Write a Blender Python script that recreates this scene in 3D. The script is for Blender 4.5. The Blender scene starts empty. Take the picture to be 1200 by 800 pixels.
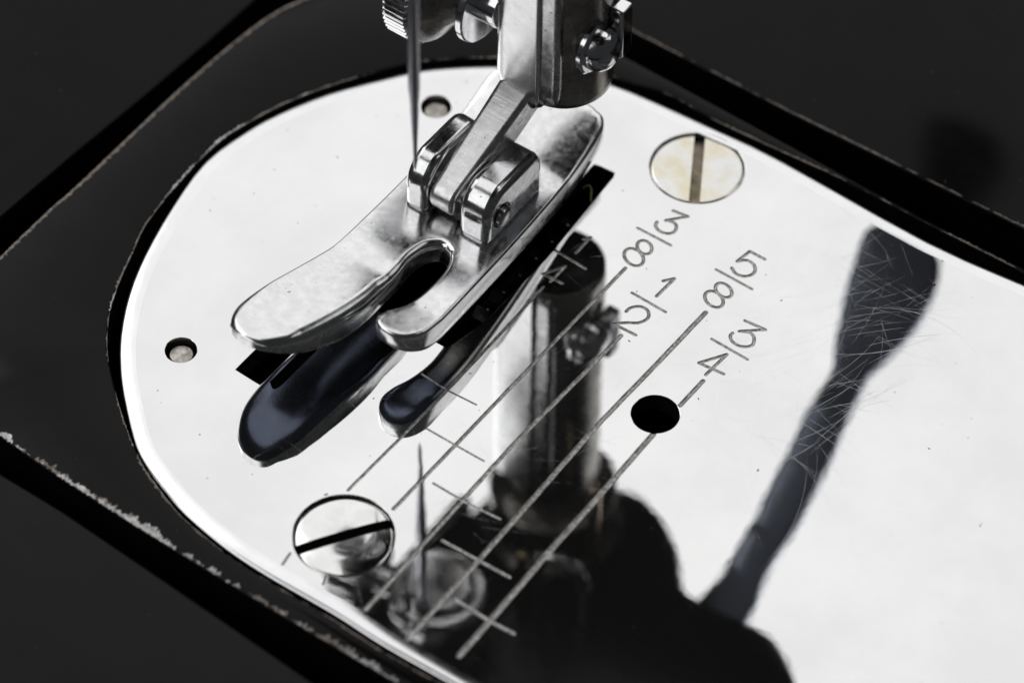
import bpy, bmesh, math, random
from mathutils import Vector, Matrix
from mathutils.geometry import delaunay_2d_cdt
PI = math.pi
S = 0.001            # all builders below work in millimetres
COL = bpy.context.scene.collection
CAM = ([102.56, -133.1328, 196.085], [[0.81159, 0.584175, 0.007763], [0.451199, -0.618297, -0.643528], [-0.371134, 0.525784, -0.765383]], 142.3418816770842)
PLATE = [(31.126, 24.933), (24.058, 24.386), (12.377, 24.77), (7.383, 24.547), (1.092, 24.1), (-1.933, 23.45), (-4.699, 22.408), (-7.196, 20.976), (-9.462, 19.221), (-11.353, 17.445), (-12.956, 15.293),
 (-15.092, 12.073), (-16.697, 8.579), (-17.47, 5.809), (-17.895, 2.274), (-17.153, -2.038), (-15.926, -6.448), (-14.61, -9.705), (-13.016, -12.425), (-11.453, -14.418), (-9.739, -16.175),
 (-6.972, -18.558), (-5.14, -19.725), (-2.61, -20.686), (-0.648, -21.297), (2.787, -21.864), (5.862, -22.02), (8.751, -21.972), (11.616, -21.925), (15.085, -22.039), (20.019, -21.895)]
OPENING = [(30.168, 25.673), (23.827, 25.591), (16.983, 25.597), (14.034, 25.415), (7.53, 25.038), (3.519, 25.194), (0.779, 24.553), (-2.342, 24.033), (-5.068, 22.926), (-8.911, 20.411), (-11.5, 18.124),
 (-13.336, 15.799), (-15.693, 11.828), (-17.113, 8.468), (-18.128, 4.28), (-18.026, 0.113), (-17.465, -4.291), (-16.595, -6.755), (-15.738, -9.1), (-14.578, -11.543), (-12.997, -13.722),
 (-11.708, -15.036), (-9.474, -16.919), (-6.929, -18.778), (-5.055, -19.912), (-2.528, -20.954), (-0.526, -21.615), (2.905, -22.18), (5.977, -22.333), (8.902, -22.335), (11.763, -22.286),
 (15.228, -22.398), (20.156, -22.251)]
ENG = {'fraction_bar': [[(5.207, 9.437), (7.742, 9.299)], [(8.432, 14.164), (11.039, 14.195)], [(11.298, 9.386), (13.95, 9.324)], [(14.551, 14.203), (17.335, 14.172)], [(17.572, 9.197), (20.342, 9.128)]],
 'guide_line': [[(6.443, 6.467), (6.519, 0.869), (6.522, -4.056), (6.445, -8.774), (6.311, -14.018)], [(9.771, 10.871), (9.688, 4.056), (9.602, -1.381), (9.545, -7.183), (9.425, -13.548)],
                [(12.781, 6.051), (12.612, 0.386), (12.4, -5.269), (12.471, -14.244), (12.628, -20.64)], [(16.035, 10.801), (15.89, 4.582), (15.737, -0.818), (15.947, -13.556), (15.958, -21.171)],
                [(19.056, 6.031), (19.014, 3.52)], [(18.955, 0.686), (19.011, -5.498), (19.016, -10.92), (19.14, -16.99), (19.176, -20.061)], [(6.406, -19.949), (6.545, -20.886)],
                [(9.189, -19.676), (9.443, -20.6)]],
 'numeral': [[[(6.455, 10.054), (6.452, 11.711), (6.19, 11.292)]], [[(6.545, 7.078), (6.564, 8.709), (5.791, 7.335), (7.257, 7.396)]],
             [[(9.461, 16.755), (10.528, 16.912), (9.541, 15.776)],
              [(9.541, 15.776), (9.6, 15.802), (9.684, 15.841), (9.782, 15.882), (9.882, 15.915), (9.972, 15.931), (10.056, 15.929), (10.14, 15.916), (10.222, 15.892), (10.297, 15.854),
               (10.361, 15.802), (10.42, 15.727), (10.474, 15.632), (10.518, 15.527), (10.547, 15.421), (10.553, 15.323), (10.536, 15.232), (10.498, 15.14), (10.444, 15.052), (10.377, 14.973),
               (10.3, 14.91), (10.208, 14.861), (10.097, 14.823), (9.978, 14.797), (9.859, 14.783), (9.751, 14.783), (9.649, 14.799), (9.547, 14.83), (9.451, 14.873), (9.367, 14.924), (9.298, 14.979),
               (9.249, 15.047), (9.216, 15.13), (9.194, 15.215), (9.179, 15.29), (9.167, 15.342)]],
             [[(10.313, 12.976), (10.3, 12.808), (10.222, 12.67), (10.087, 12.577), (9.912, 12.542), (9.717, 12.567), (9.526, 12.652), (9.363, 12.784), (9.246, 12.949), (9.19, 13.126),
               (9.202, 13.294), (9.281, 13.433), (9.416, 13.526), (9.592, 13.562), (9.787, 13.535), (9.978, 13.451), (10.141, 13.318), (10.257, 13.153), (10.313, 12.976)],
              [(10.426, 11.852), (10.407, 11.65), (10.3, 11.483), (10.117, 11.374), (9.881, 11.333), (9.62, 11.368), (9.365, 11.472), (9.147, 11.635), (8.993, 11.836), (8.921, 12.051), (8.94, 12.254),
               (9.047, 12.421), (9.231, 12.531), (9.468, 12.571), (9.729, 12.536), (9.984, 12.431), (10.202, 12.268), (10.355, 12.067), (10.426, 11.852)]],
             [[(12.728, 10.074), (12.821, 11.996), (12.346, 11.38)]],
             [[(11.899, 7.871), (11.899, 7.926), (11.896, 8.003), (11.897, 8.093), (11.911, 8.189), (11.945, 8.281), (12.003, 8.378), (12.08, 8.485), (12.169, 8.59), (12.267, 8.681), (12.369, 8.745),
               (12.479, 8.784), (12.603, 8.806), (12.73, 8.809), (12.851, 8.792), (12.957, 8.754), (13.054, 8.688), (13.148, 8.595), (13.23, 8.485), (13.291, 8.366), (13.322, 8.247), (13.32, 8.122),
               (13.29, 7.986), (13.238, 7.846), (13.168, 7.711), (13.084, 7.589), (12.978, 7.482), (12.849, 7.387), (12.706, 7.297), (12.562, 7.207), (12.427, 7.109), (12.292, 6.994), (12.151, 6.867),
               (12.017, 6.741), (11.902, 6.633), (11.82, 6.556)],
              [(11.82, 6.556), (13.504, 6.622)]],
             [[(16.595, 16.778), (15.443, 16.775), (15.253, 15.572)],
              [(15.253, 15.572), (15.311, 15.64), (15.392, 15.74), (15.489, 15.851), (15.594, 15.949), (15.702, 16.013), (15.818, 16.042), (15.946, 16.052), (16.078, 16.042), (16.204, 16.012),
               (16.312, 15.962), (16.411, 15.885), (16.506, 15.781), (16.587, 15.66), (16.647, 15.535), (16.675, 15.416), (16.666, 15.295), (16.628, 15.167), (16.567, 15.04), (16.489, 14.926),
               (16.403, 14.835), (16.299, 14.766), (16.175, 14.712), (16.04, 14.675), (15.906, 14.654), (15.784, 14.653), (15.668, 14.681), (15.55, 14.738), (15.439, 14.807), (15.346, 14.872),
               (15.279, 14.915)]],
             [[(16.556, 12.94), (16.536, 12.779), (16.441, 12.647), (16.284, 12.562), (16.082, 12.532), (15.86, 12.562), (15.645, 12.648), (15.463, 12.779), (15.335, 12.941), (15.278, 13.112),
               (15.297, 13.274), (15.392, 13.405), (15.55, 13.491), (15.752, 13.521), (15.975, 13.491), (16.19, 13.404), (16.372, 13.272), (16.499, 13.111), (16.556, 12.94)],
              [(16.551, 11.941), (16.53, 11.756), (16.425, 11.605), (16.251, 11.506), (16.028, 11.47), (15.782, 11.503), (15.543, 11.6), (15.34, 11.749), (15.198, 11.934), (15.133, 12.131),
               (15.154, 12.316), (15.258, 12.468), (15.433, 12.568), (15.658, 12.603), (15.904, 12.57), (16.143, 12.473), (16.345, 12.322), (16.487, 12.138), (16.551, 11.941)]],
             [[(18.431, 11.711), (19.905, 11.841), (18.628, 10.755)],
              [(18.628, 10.755), (18.702, 10.801), (18.808, 10.87), (18.93, 10.944), (19.055, 11.007), (19.169, 11.041), (19.273, 11.047), (19.378, 11.036), (19.48, 11.008), (19.574, 10.96),
               (19.657, 10.893), (19.737, 10.795), (19.818, 10.667), (19.886, 10.526), (19.927, 10.385), (19.929, 10.262), (19.882, 10.15), (19.793, 10.04), (19.679, 9.938), (19.554, 9.853),
               (19.433, 9.79), (19.31, 9.754), (19.175, 9.738), (19.037, 9.74), (18.906, 9.755), (18.791, 9.78), (18.69, 9.82), (18.596, 9.877), (18.514, 9.945), (18.446, 10.015), (18.395, 10.081),
               (18.367, 10.149), (18.36, 10.222), (18.365, 10.293), (18.374, 10.355), (18.378, 10.398)]],
             [[(18.914, 6.529), (19.064, 8.716), (18.02, 7.086), (19.786, 7.252)]]],
 'numeral_names': ['1', '4', '3', '8', '1', '2', '5', '8', '3', '4'],
 'tick_mark': [[(4.442, -3.943), (5.717, -4.044), (6.522, -4.056), (8.68, -3.932)], [(7.323, -7.292), (9.624, -7.293), (11.704, -7.277)], [(10.225, -10.506), (12.654, -10.541), (15.157, -10.346)],
               [(13.264, -13.747), (16.023, -13.66), (18.198, -13.588)], [(16.517, -16.866), (19.103, -16.939), (20.85, -16.834)]]}
SCREWS = [((8.619, 20.799), [(7.13, 23.406), (10.217, 18.139)]), ((8.211, -16.946), [(6.375, -19.571), (9.934, -14.315)])]
PINS = [(-8.991, -11.32), (-8.513, 15.14)]
HOLE = (18.153, 2.043)
LEVER = [(10.22, 42.25, 24.12), (11.31, 43.4, 23.88), (12.86, 44.23, 24.08), (14.42, 44.41, 24.7), (15.66, 43.98, 25.55), (16.35, 42.49, 26.82), (16.38, 40.1, 28.37), (15.82, 37.7, 29.64),
 (15.25, 35.84, 30.57), (15.33, 33.61, 32.04), (15.78, 30.33, 34.35), (16.02, 26.3, 37.06), (15.83, 22.87, 39.18), (16.28, 19.6, 41.5), (15.43, 17.61, 42.39), (12.79, 17.24, 41.39),
 (13.24, 20.2, 39.69), (13.26, 22.5, 38.22), (13.13, 26.59, 35.51), (12.81, 31.47, 32.23), (12.92, 33.96, 30.68), (12.08, 35.76, 29.14), (11.11, 38.37, 27.01), (10.48, 40.62, 25.27)]
GR = {'ext': [(-25.57, -12.765), (-25.473, -9.498), (-25.248, -2.344), (-24.649, 5.281), (-24.514, 10.583), (-24.326, 15.93), (-24.367, 19.773)],
 'frB': [(-13.675, -23.362), (-11.992, -23.557), (-8.19, -23.767), (-2.549, -23.9), (2.915, -23.85), (7.883, -23.941), (15.201, -23.877)],
 'frL': [(-23.225, -14.656), (-23.155, -11.545), (-23.477, -7.672), (-23.32, -4.315), (-23.382, 0.061), (-23.442, 5.775), (-23.308, 11.465), (-22.771, 15.353), (-21.89, 17.712), (-20.191, 22.008)],
 'frT': [(-0.528, 26.443), (6.482, 26.294), (12.824, 26.139), (18.005, 25.969), (23.154, 25.834), (29.842, 27.062)],
 'front': [(-12.012, -25.316), (-6.915, -25.296), (-1.151, -25.616), (6.204, -26.18), (12.931, -27.056)],
 'rear': [(-1.385, 28.494), (5.447, 28.552), (10.454, 28.521), (18.307, 28.726), (23.795, 28.8), (28.734, 28.899)]}
# ---------------------------------------------------------------- camera, light, exposure
scn = bpy.context.scene
cam = bpy.data.objects.new('camera', bpy.data.cameras.new('camera')); COL.objects.link(cam); scn.camera = cam
_C, _R, _f = CAM
cam.matrix_world = Matrix(((_R[0][0], -_R[1][0], -_R[2][0], _C[0]*S), (_R[0][1], -_R[1][1], -_R[2][1], _C[1]*S), (_R[0][2], -_R[1][2], -_R[2][2], _C[2]*S), (0, 0, 0, 1)))
cam.data.lens = _f; cam.data.sensor_width = 36; cam.data.clip_start = .01; cam.data.clip_end = 20
cam.data.dof.use_dof = True; cam.data.dof.aperture_fstop = 29
foc = Vector((5, 1, 2)); cam.data.dof.focus_distance = (Vector(_C)-foc).dot(-Vector(_R[2]))*S
w = bpy.data.worlds.new('World'); scn.world = w; w.use_nodes = True
w.node_tree.nodes['Background'].inputs['Color'].default_value = (.93, .96, 1, 1)
w.node_tree.nodes['Background'].inputs['Strength'].default_value = .025
def softbox(name, direction, dist, size, rad, col=(1, 1, 1), target=(5, 3, 2)):
    l = bpy.data.lights.new(name, 'AREA'); l.shape = 'RECTANGLE'; l.size = size[0]; l.size_y = size[1]
    l.energy = rad*PI*size[0]*size[1]*1.0; l.color = col
    o = bpy.data.objects.new(name, l); COL.objects.link(o); d = Vector(direction).normalized()
    o.location = Vector(target)*S+d*dist; o.rotation_euler = d.to_track_quat('Z', 'Y').to_euler()
    return o
softbox('softbox_rear', (-.371, .526, .80), .8, (1.05, .80), .965)
softbox('rim_fill_lamp', (-.70, .10, .70), .6, (.34, .34), 1.0)  # unseen lamp added to whiten the plate rim
softbox('softbox_front_left', (-.46, -.58, .75), .7, (.5, .5), 1.15)
softbox('flank_fill_lamp', (.44, .53, .72), .9, (.32, .42), .7)  # unseen lamp added to lift the right-facing sides of foot and shank
scn.view_settings.view_transform = 'Standard'; scn.view_settings.look = 'None'; scn.view_settings.exposure = 0; scn.view_settings.gamma = 1
scn.render.engine = 'CYCLES'
# ---------------------------------------------------------------- helpers
def smooth_path(q, n=4, closed=False):
    q = [Vector(a) for a in q]; o = []; m = len(q)
    rng = range(m if closed else m-1)
    for i in rng:
        if closed: a, b, c, d = q[i-1], q[i], q[(i+1) % m], q[(i+2) % m]
        else: a, b, c, d = q[max(i-1, 0)], q[i], q[i+1], q[min(i+2, m-1)]
        for k in range(n):
            t = k/n
            o.append(.5*((2*b)+(c-a)*t+(2*a-5*b+4*c-d)*t*t+(3*b-a-3*c+d)*t**3))
    if not closed: o.append(q[-1])
    return o

def resample(q, step, closed=True):
    q = [Vector(a) for a in q]
    if closed: q = q+[q[0]]
    L = [0]
    for a, b in zip(q, q[1:]): L.append(L[-1]+(b-a).length)
    n = max(3, int(round(L[-1]/step))); o = []; j = 0
    for i in range(n if closed else n+1):
        s = L[-1]*i/n
        while j < len(q)-2 and L[j+1] < s: j += 1
        seg = L[j+1]-L[j]
        o.append(q[j].lerp(q[j+1], 0 if seg == 0 else (s-L[j])/seg))
    return o

def area(q): return .5*sum(a[0]*b[1]-b[0]*a[1] for a, b in zip(q, q[1:]+q[:1]))
def ccw(q): return q if area(q) > 0 else q[::-1]

def inset(q, d, k=None):
    """offset a dense CCW outline inwards by d (times k(point) where given)"""
    n = len(q); o = []; d0 = d
    for i in range(n):
        d = d0*(k(q[i]) if k else 1)
        t = (q[(i+1) % n]-q[i-1]); t = Vector((t[0], t[1])); t.normalize()
        o.append(Vector((q[i][0]-t[1]*d, q[i][1]+t[0]*d)))
    return o

def inside(p, q):
    c = False; j = len(q)-1; x, y = p[0], p[1]
    for i in range(len(q)):
        a, b = q[i], q[j]
        if (a[1] > y) != (b[1] > y) and x < (b[0]-a[0])*(y-a[1])/(b[1]-a[1])+a[0]: c = not c
        j = i
    return c

def sh(p): return (p[0]-.83, p[1]+1.12)+((p[2]-1.45,) if len(p) > 2 else ())   # seat of the shank on the bar
def circle(c, r, n=48): return [Vector((c[0]+r*math.cos(2*PI*i/n), c[1]+r*math.sin(2*PI*i/n))) for i in range(n)]

def fill(outer, holes=(), pts=()):
    """triangulate an outline with holes and loose interior points; returns verts, tris"""
    V = []; F = []
    for L in [outer]+list(holes):
        k = len(V); V += [Vector((p[0], p[1])) for p in L]; F.append(list(range(k, k+len(L))))
    V += [Vector((p[0], p[1])) for p in pts]
    v, e, f, ov, oe, of = delaunay_2d_cdt(V, [], F, 1, 1e-5)
    return v, [t for t, o in zip(f, of) if 0 in o and not any(k in o for k in range(1, len(holes)+1))]

class MB:
    def __init__(self): self.v = []; self.f = []; self.m = []
    def add(self, vs, fs, mi=0):
        k = len(self.v); self.v += [tuple(a) for a in vs]
        self.f += [tuple(k+i for i in f) for f in fs]; self.m += [mi]*len(fs)
    def loops(self, L, closed=True, cap0=False, cap1=False, mi=0):
        """skin a list of equal length 3D loops"""
        n = len(L[0]); vs = [p for l in L for p in l]; fs = []
        for j in range(len(L)-1):
            for i in range(n if closed else n-1):
                a = j*n+i; b = j*n+(i+1) % n
                fs.append((a, b, b+n, a+n))
        if cap0: fs.append(tuple(range(n))[::-1])
        if cap1: fs.append(tuple(range((len(L)-1)*n, len(L)*n)))
        self.add(vs, fs, mi)
    def lathe(self, prof, origin, axis, n=48, mi=0, wob=None):
        """prof: list of (distance along axis, radius)"""
        ax = Vector(axis).normalized(); s = ax.orthogonal().normalized(); t = ax.cross(s); o = Vector(origin); L = []
        for d, r in prof:
            L.append([o+ax*d+(s*math.cos(2*PI*i/n)+t*math.sin(2*PI*i/n))*(r+(wob(i, d) if wob else 0)) for i in range(n)])
        self.loops(L, True, prof[0][1] > 0, prof[-1][1] > 0, mi)
    def box(self, a, b, mi=0):
        x0, y0, z0 = a; x1, y1, z1 = b
        self.add([(x0,y0,z0),(x1,y0,z0),(x1,y1,z0),(x0,y1,z0),(x0,y0,z1),(x1,y0,z1),(x1,y1,z1),(x0,y1,z1)],
                 [(3,2,1,0),(4,5,6,7),(0,1,5,4),(1,2,6,5),(2,3,7,6),(3,0,4,7)], mi)
    def tube(self, path, r, n=12, mi=0):
        P = [Vector(q) for q in path]; L = []; up = Vector((0.13, 0.21, 1))
        for i, q in enumerate(P):
            t = (P[min(i+1, len(P)-1)]-P[max(i-1, 0)]).normalized(); s = t.cross(up).normalized(); w = s.cross(t)
            rr = r(i/(len(P)-1)) if callable(r) else r
            L.append([q+(s*math.cos(2*PI*k/n)+w*math.sin(2*PI*k/n))*rr for k in range(n)])
        self.loops(L, True, True, True, mi)
    def warp(self, fn): self.v = [fn(p) for p in self.v]; return self
    def obj(self, name, mats, parent=None, origin=None, smooth=True, ang=35, bevel=None):
        if not isinstance(mats, (list, tuple)): mats = [mats]
        if parent is not None: o0 = Vector(parent.get('o0', (0, 0, 0)))
        elif origin is not None: o0 = Vector(origin)
        else:
            xs = list(zip(*self.v)); o0 = Vector(((min(xs[0])+max(xs[0]))/2, (min(xs[1])+max(xs[1]))/2, min(xs[2])))
        me = bpy.data.meshes.new(name)
        me.from_pydata([((x-o0[0])*S, (y-o0[1])*S, (z-o0[2])*S) for x, y, z in self.v], [], self.f)
        for m in mats: me.materials.append(m)
        me.polygons.foreach_set('material_index', self.m)
        bm = bmesh.new(); bm.from_mesh(me)
        bmesh.ops.remove_doubles(bm, verts=bm.verts, dist=1e-7)
        bmesh.ops.recalc_face_normals(bm, faces=bm.faces)
        bm.to_mesh(me); bm.free()
        if smooth:
            me.shade_smooth(); me.set_sharp_from_angle(angle=math.radians(ang))
        ob = bpy.data.objects.new(name, me); COL.objects.link(ob)
        if parent is not None: ob.parent = parent; ob['o0'] = list(o0)
        else: ob.location = o0*S; ob['o0'] = list(o0)
        if bevel:
            b = ob.modifiers.new('bevel', 'BEVEL'); b.width = bevel*S; b.segments = 4; b.limit_method = 'ANGLE'; b.angle_limit = math.radians(40)
            b.harden_normals = False
        return ob

def thing(name, label, cat, origin=(0, 0, 0), group=None):
    o = bpy.data.objects.new(name, None); COL.objects.link(o)
    o.location = Vector(origin)*S; o['o0'] = list(origin); o.empty_display_size = .002
    o['label'] = label; o['category'] = cat
    if group: o['group'] = group
    return o
def tag(o, label, cat, group=None):
    o['label'] = label; o['category'] = cat
    if group: o['group'] = group
    return o
def stuff(o): o['kind'] = 'stuff'; return o

# ---------------------------------------------------------------- materials
def nodes(name):
    m = bpy.data.materials.new(name); m.use_nodes = True; nt = m.node_tree
    b = nt.nodes['Principled BSDF']; return m, nt, b
def noise(nt, scale, detail=3, rough=.5, dim='3D', vec=None, stretch=None):
    n = nt.nodes.new('ShaderNodeTexNoise'); n.inputs['Scale'].default_value = scale
    n.inputs['Detail'].default_value = detail; n.inputs['Roughness'].default_value = rough
    tc = nt.nodes.new('ShaderNodeTexCoord'); mp = nt.nodes.new('ShaderNodeMapping')
    mp.inputs['Scale'].default_value = stretch or (1, 1, 1)
    nt.links.new(tc.outputs['Object'], mp.inputs['Vector']); nt.links.new(mp.outputs['Vector'], n.inputs['Vector'])
    return n
def ramp(nt, src, a, b, c0, c1):
    r = nt.nodes.new('ShaderNodeValToRGB'); r.color_ramp.elements[0].position = a; r.color_ramp.elements[1].position = b
    r.color_ramp.elements[0].color = (*c0, 1) if len(c0) == 3 else c0; r.color_ramp.elements[1].color = (*c1, 1) if len(c1) == 3 else c1
    nt.links.new(src, r.inputs['Fac']); return r
def bump(nt, b, items):
    """items: list of (socket, strength, distance m)"""
    prev = None
    for s, st, di in items:
        n = nt.nodes.new('ShaderNodeBump'); n.inputs['Strength'].default_value = st; n.inputs['Distance'].default_value = di
        nt.links.new(s, n.inputs['Height'])
        if prev: nt.links.new(prev.outputs['Normal'], n.inputs['Normal'])
        prev = n
    nt.links.new(prev.outputs['Normal'], b.inputs['Normal'])

def metal(name, c0, c1, rough=(.08, .2), nscale=900, bumps=((400, .3, 2e-6),), ns2=None, pits=None):
    m, nt, b = nodes(name); b.inputs['Metallic'].default_value = 1
    n = noise(nt, nscale, 4, .6); r = ramp(nt, n.outputs['Fac'], .38, .66, c0, c1)
    col = r.outputs['Color']
    if pits:   # tiny corrosion pits in the plating
        pn = noise(nt, pits[0], 2, .5); pr = ramp(nt, pn.outputs['Fac'], pits[1], pits[1]+.03, (1, 1, 1), (.22, .2, .18))
        mx = nt.nodes.new('ShaderNodeMix'); mx.data_type = 'RGBA'; mx.blend_type = 'MULTIPLY'; mx.inputs['Factor'].default_value = 1
        nt.links.new(col, mx.inputs[6]); nt.links.new(pr.outputs['Color'], mx.inputs[7]); col = mx.outputs[2]
    nt.links.new(col, b.inputs['Base Color'])
    n2 = noise(nt, ns2 or nscale*1.7, 5, .65)
    mr = nt.nodes.new('ShaderNodeMapRange'); mr.inputs['From Min'].default_value = .35; mr.inputs['From Max'].default_value = .7
    mr.inputs['To Min'].default_value = rough[0]; mr.inputs['To Max'].default_value = rough[1]
    nt.links.new(n2.outputs['Fac'], mr.inputs['Value']); nt.links.new(mr.outputs['Result'], b.inputs['Roughness'])
    if bumps: bump(nt, b, [(noise(nt, s, 3, .5).outputs['Fac'], st, d) for s, st, d in bumps])
    return m

M = {}
M['plate'] = metal('polished_nickel', (.85, .85, .85), (.89, .89, .885), (.012, .032), 120, ((90, .5, 5e-6), (230, .8, 9e-6), (4000, .12, 1e-6)))
def streaks():
    m = M['plate']; nt = m.node_tree; b = nt.nodes['Principled BSDF']; b.inputs['Metallic'].default_value = .985; src = b.inputs['Base Color'].links[0].from_socket
    col = src
    for sc, st, lo in ((60, (1, 1, 1), .945), (260, (1, .35, 1), .985)):
        n = noise(nt, sc, 5, .6, stretch=st); rp = ramp(nt, n.outputs['Fac'], .3, .62, (lo, lo, lo), (1, 1, 1))
        mx = nt.nodes.new('ShaderNodeMix'); mx.data_type = 'RGBA'; mx.blend_type = 'MULTIPLY'; mx.inputs['Factor'].default_value = 1
        nt.links.new(col, mx.inputs[6]); nt.links.new(rp.outputs['Color'], mx.inputs[7]); col = mx.outputs[2]
    nt.links.new(col, b.inputs['Base Color'])
streaks()
M['rim'] = metal('worn_polished_rim', (.86, .86, .87), (.9, .9, .91), (.10, .18), 500, ((900, .3, 3e-6),))
M['groove'] = metal('engraved_nickel', (.40, .39, .37), (.84, .83, .81), (.45, .7), 4000, ((5000, .5, 6e-6),))
M['foot'] = metal('nickel_plated_steel', (.78, .78, .79), (.88, .88, .88), (.13, .28), 1300, ((450, .6, 1.3e-5), (2600, .35, 3e-6)), pits=(3200, .735))
M['ear'] = metal('pitted_nickel', (.76, .76, .77), (.86, .86, .86), (.10, .24), 1500, ((500, .7, 2.2e-5), (1900, .5, 1e-5)), pits=(2800, .72))
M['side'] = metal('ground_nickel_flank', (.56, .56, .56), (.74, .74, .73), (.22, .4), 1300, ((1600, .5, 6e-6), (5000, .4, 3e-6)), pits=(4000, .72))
M['casting'] = metal('rough_cast_nickel', (.46, .46, .47), (.68, .68, .68), (.16, .36), 900, ((900, .6, 1.2e-5), (3500, .5, 5e-6)), pits=(3000, .72))
M['sole_under'] = metal('navy_steel_underside', (.10, .115, .16), (.13, .145, .195), (.2, .32), 200, ((600, .3, 4e-6),))
M['bar'] = metal('oiled_steel_bar', (.24, .23, .21), (.42, .40, .37), (.18, .36), 500, ((500, .4, 5e-6),))
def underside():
    # navy steel; pale band painted in to brighten the right hand edge in reflection
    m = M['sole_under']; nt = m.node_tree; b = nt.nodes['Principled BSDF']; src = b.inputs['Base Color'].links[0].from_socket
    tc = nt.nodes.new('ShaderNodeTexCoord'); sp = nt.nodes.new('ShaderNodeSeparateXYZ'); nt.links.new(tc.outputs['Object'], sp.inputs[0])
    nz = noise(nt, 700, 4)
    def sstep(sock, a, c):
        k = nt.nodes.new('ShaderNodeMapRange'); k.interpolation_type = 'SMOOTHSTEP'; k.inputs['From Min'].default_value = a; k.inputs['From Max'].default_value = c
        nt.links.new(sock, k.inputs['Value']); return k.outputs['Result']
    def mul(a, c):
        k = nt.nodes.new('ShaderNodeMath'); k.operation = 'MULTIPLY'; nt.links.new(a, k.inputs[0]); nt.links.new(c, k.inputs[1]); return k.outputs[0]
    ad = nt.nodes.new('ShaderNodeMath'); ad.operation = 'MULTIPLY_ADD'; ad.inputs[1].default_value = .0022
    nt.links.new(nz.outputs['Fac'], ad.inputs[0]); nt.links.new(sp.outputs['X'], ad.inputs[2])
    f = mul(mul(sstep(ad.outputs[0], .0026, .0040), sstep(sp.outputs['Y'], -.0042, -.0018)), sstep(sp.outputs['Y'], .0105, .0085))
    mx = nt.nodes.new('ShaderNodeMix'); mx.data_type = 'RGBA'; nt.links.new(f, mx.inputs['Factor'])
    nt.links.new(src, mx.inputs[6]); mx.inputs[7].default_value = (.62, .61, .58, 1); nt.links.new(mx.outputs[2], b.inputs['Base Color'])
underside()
M['satin'] = metal('satin_chrome', (.80, .80, .81), (.88, .88, .89), (.2, .3), 700, ((500, .5, 9e-6),))
M['chrome'] = metal('bright_chrome', (.82, .82, .83), (.9, .9, .91), (.09, .20), 500, ((350, .5, 9e-6),))
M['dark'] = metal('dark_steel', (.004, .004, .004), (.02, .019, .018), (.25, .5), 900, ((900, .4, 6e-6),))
M['machined'] = metal('machined_grain_steel', (.74, .74, .75), (.88, .88, .88), (.24, .42), 1200, ((1200, .6, 1e-5),), pits=(3000, .72))
def grain():
    m = M['machined']; nt = m.node_tree; b = nt.nodes['Principled BSDF']
    bump(nt, b, [(noise(nt, 1, 4, .6, stretch=(350, 5200, 5200)).outputs['Fac'], .8, 1.2e-5)])
grain()
M['brass'] = metal('dull_brass', (.55, .42, .27), (.70, .56, .38), (.2, .35), 700, ())
M['needle'] = metal('needle_steel', (.52, .52, .56), (.62, .62, .66), (.28, .4), 800, ())
M['screw'] = metal('screw_nickel', (.80, .80, .78), (.88, .88, .87), (.06, .12), 700, ((200, .6, 8e-6), (1500, .2, 2e-6)))
M['screw_stained'] = metal('yellow_stained_screw_nickel', (.80, .80, .79), (.74, .66, .48), (.10, .34), 380, ((200, .6, 8e-6), (2500, .3, 3e-6)))
M['slot_floor'] = metal('dirty_slot_floor', (.20, .17, .12), (.36, .32, .25), (.35, .6), 900, ((1500, .5, 1e-5),))
M['pin'] = metal('worn_rivet_face', (.30, .28, .25), (.58, .55, .50), (.3, .5), 1800, ((2500, .8, 2.5e-5),))
M['scratch'] = metal('fresh_scratch_metal', (.95, .95, .96), (.98, .98, .99), (.14, .28), 900, ())
M['lever'] = metal('blue_grey_lever_steel', (.56, .62, .76), (.64, .70, .84), (.3, .4), 300, ())
def enamel(name, col=.006, ior=1.22, rough=.12):
    m, nt, b = nodes(name)
    n = noise(nt, 300, 3); r = ramp(nt, n.outputs['Fac'], .3, .7, (col*.8,)*3, (col*1.2,)*3)
    nt.links.new(r.outputs['Color'], b.inputs['Base Color']); b.inputs['IOR'].default_value = ior
    n2 = noise(nt, 900, 6, .7)
    mr = nt.nodes.new('ShaderNodeMapRange'); mr.inputs['To Min'].default_value = rough*.6; mr.inputs['To Max'].default_value = rough*1.8
    nt.links.new(n2.outputs['Fac'], mr.inputs['Value']); nt.links.new(mr.outputs['Result'], b.inputs['Roughness'])
    bump(nt, b, [(noise(nt, 250, 2).outputs['Fac'], .3, 6e-6), (noise(nt, 5000, 2).outputs['Fac'], .25, 1.5e-6)])
    return m
M['enamel'] = enamel('black_japan_enamel')
M['head'] = enamel('black_head_enamel', .008, 1.4, .25)
def plain(name, c, rough=.8, metallic=0):
    m, nt, b = nodes(name)
    n = noise(nt, 2500, 4); r = ramp(nt, n.outputs['Fac'], .35, .65, tuple(x*.6 for x in c), tuple(x*1.4 for x in c))
    nt.links.new(r.outputs['Color'], b.inputs['Base Color']); b.inputs['Roughness'].default_value = rough
    b.inputs['Metallic'].default_value = metallic; b.inputs['Specular IOR Level'].default_value = .2; return m
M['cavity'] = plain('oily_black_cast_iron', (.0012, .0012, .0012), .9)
M['chip'] = plain('bare_metal_paint_chip', (.24, .205, .18), .5, .5)
M['chip_bright'] = plain('bright_bare_metal_chip', (.42, .41, .40), .4, .8)
M['gapring'] = plain('brown_grime_ring', (.02, .013, .006), .7)
M['dust'] = plain('grey_dust', (.10, .10, .10), .9)
M['glint'] = plain('painted_tooth_glint', (.55, .54, .5), .4, .6)  # pale colour standing in for highlights on the feed teeth
M['thread'] = plain('yellow_thread', (.62, .55, .28), .8)
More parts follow.
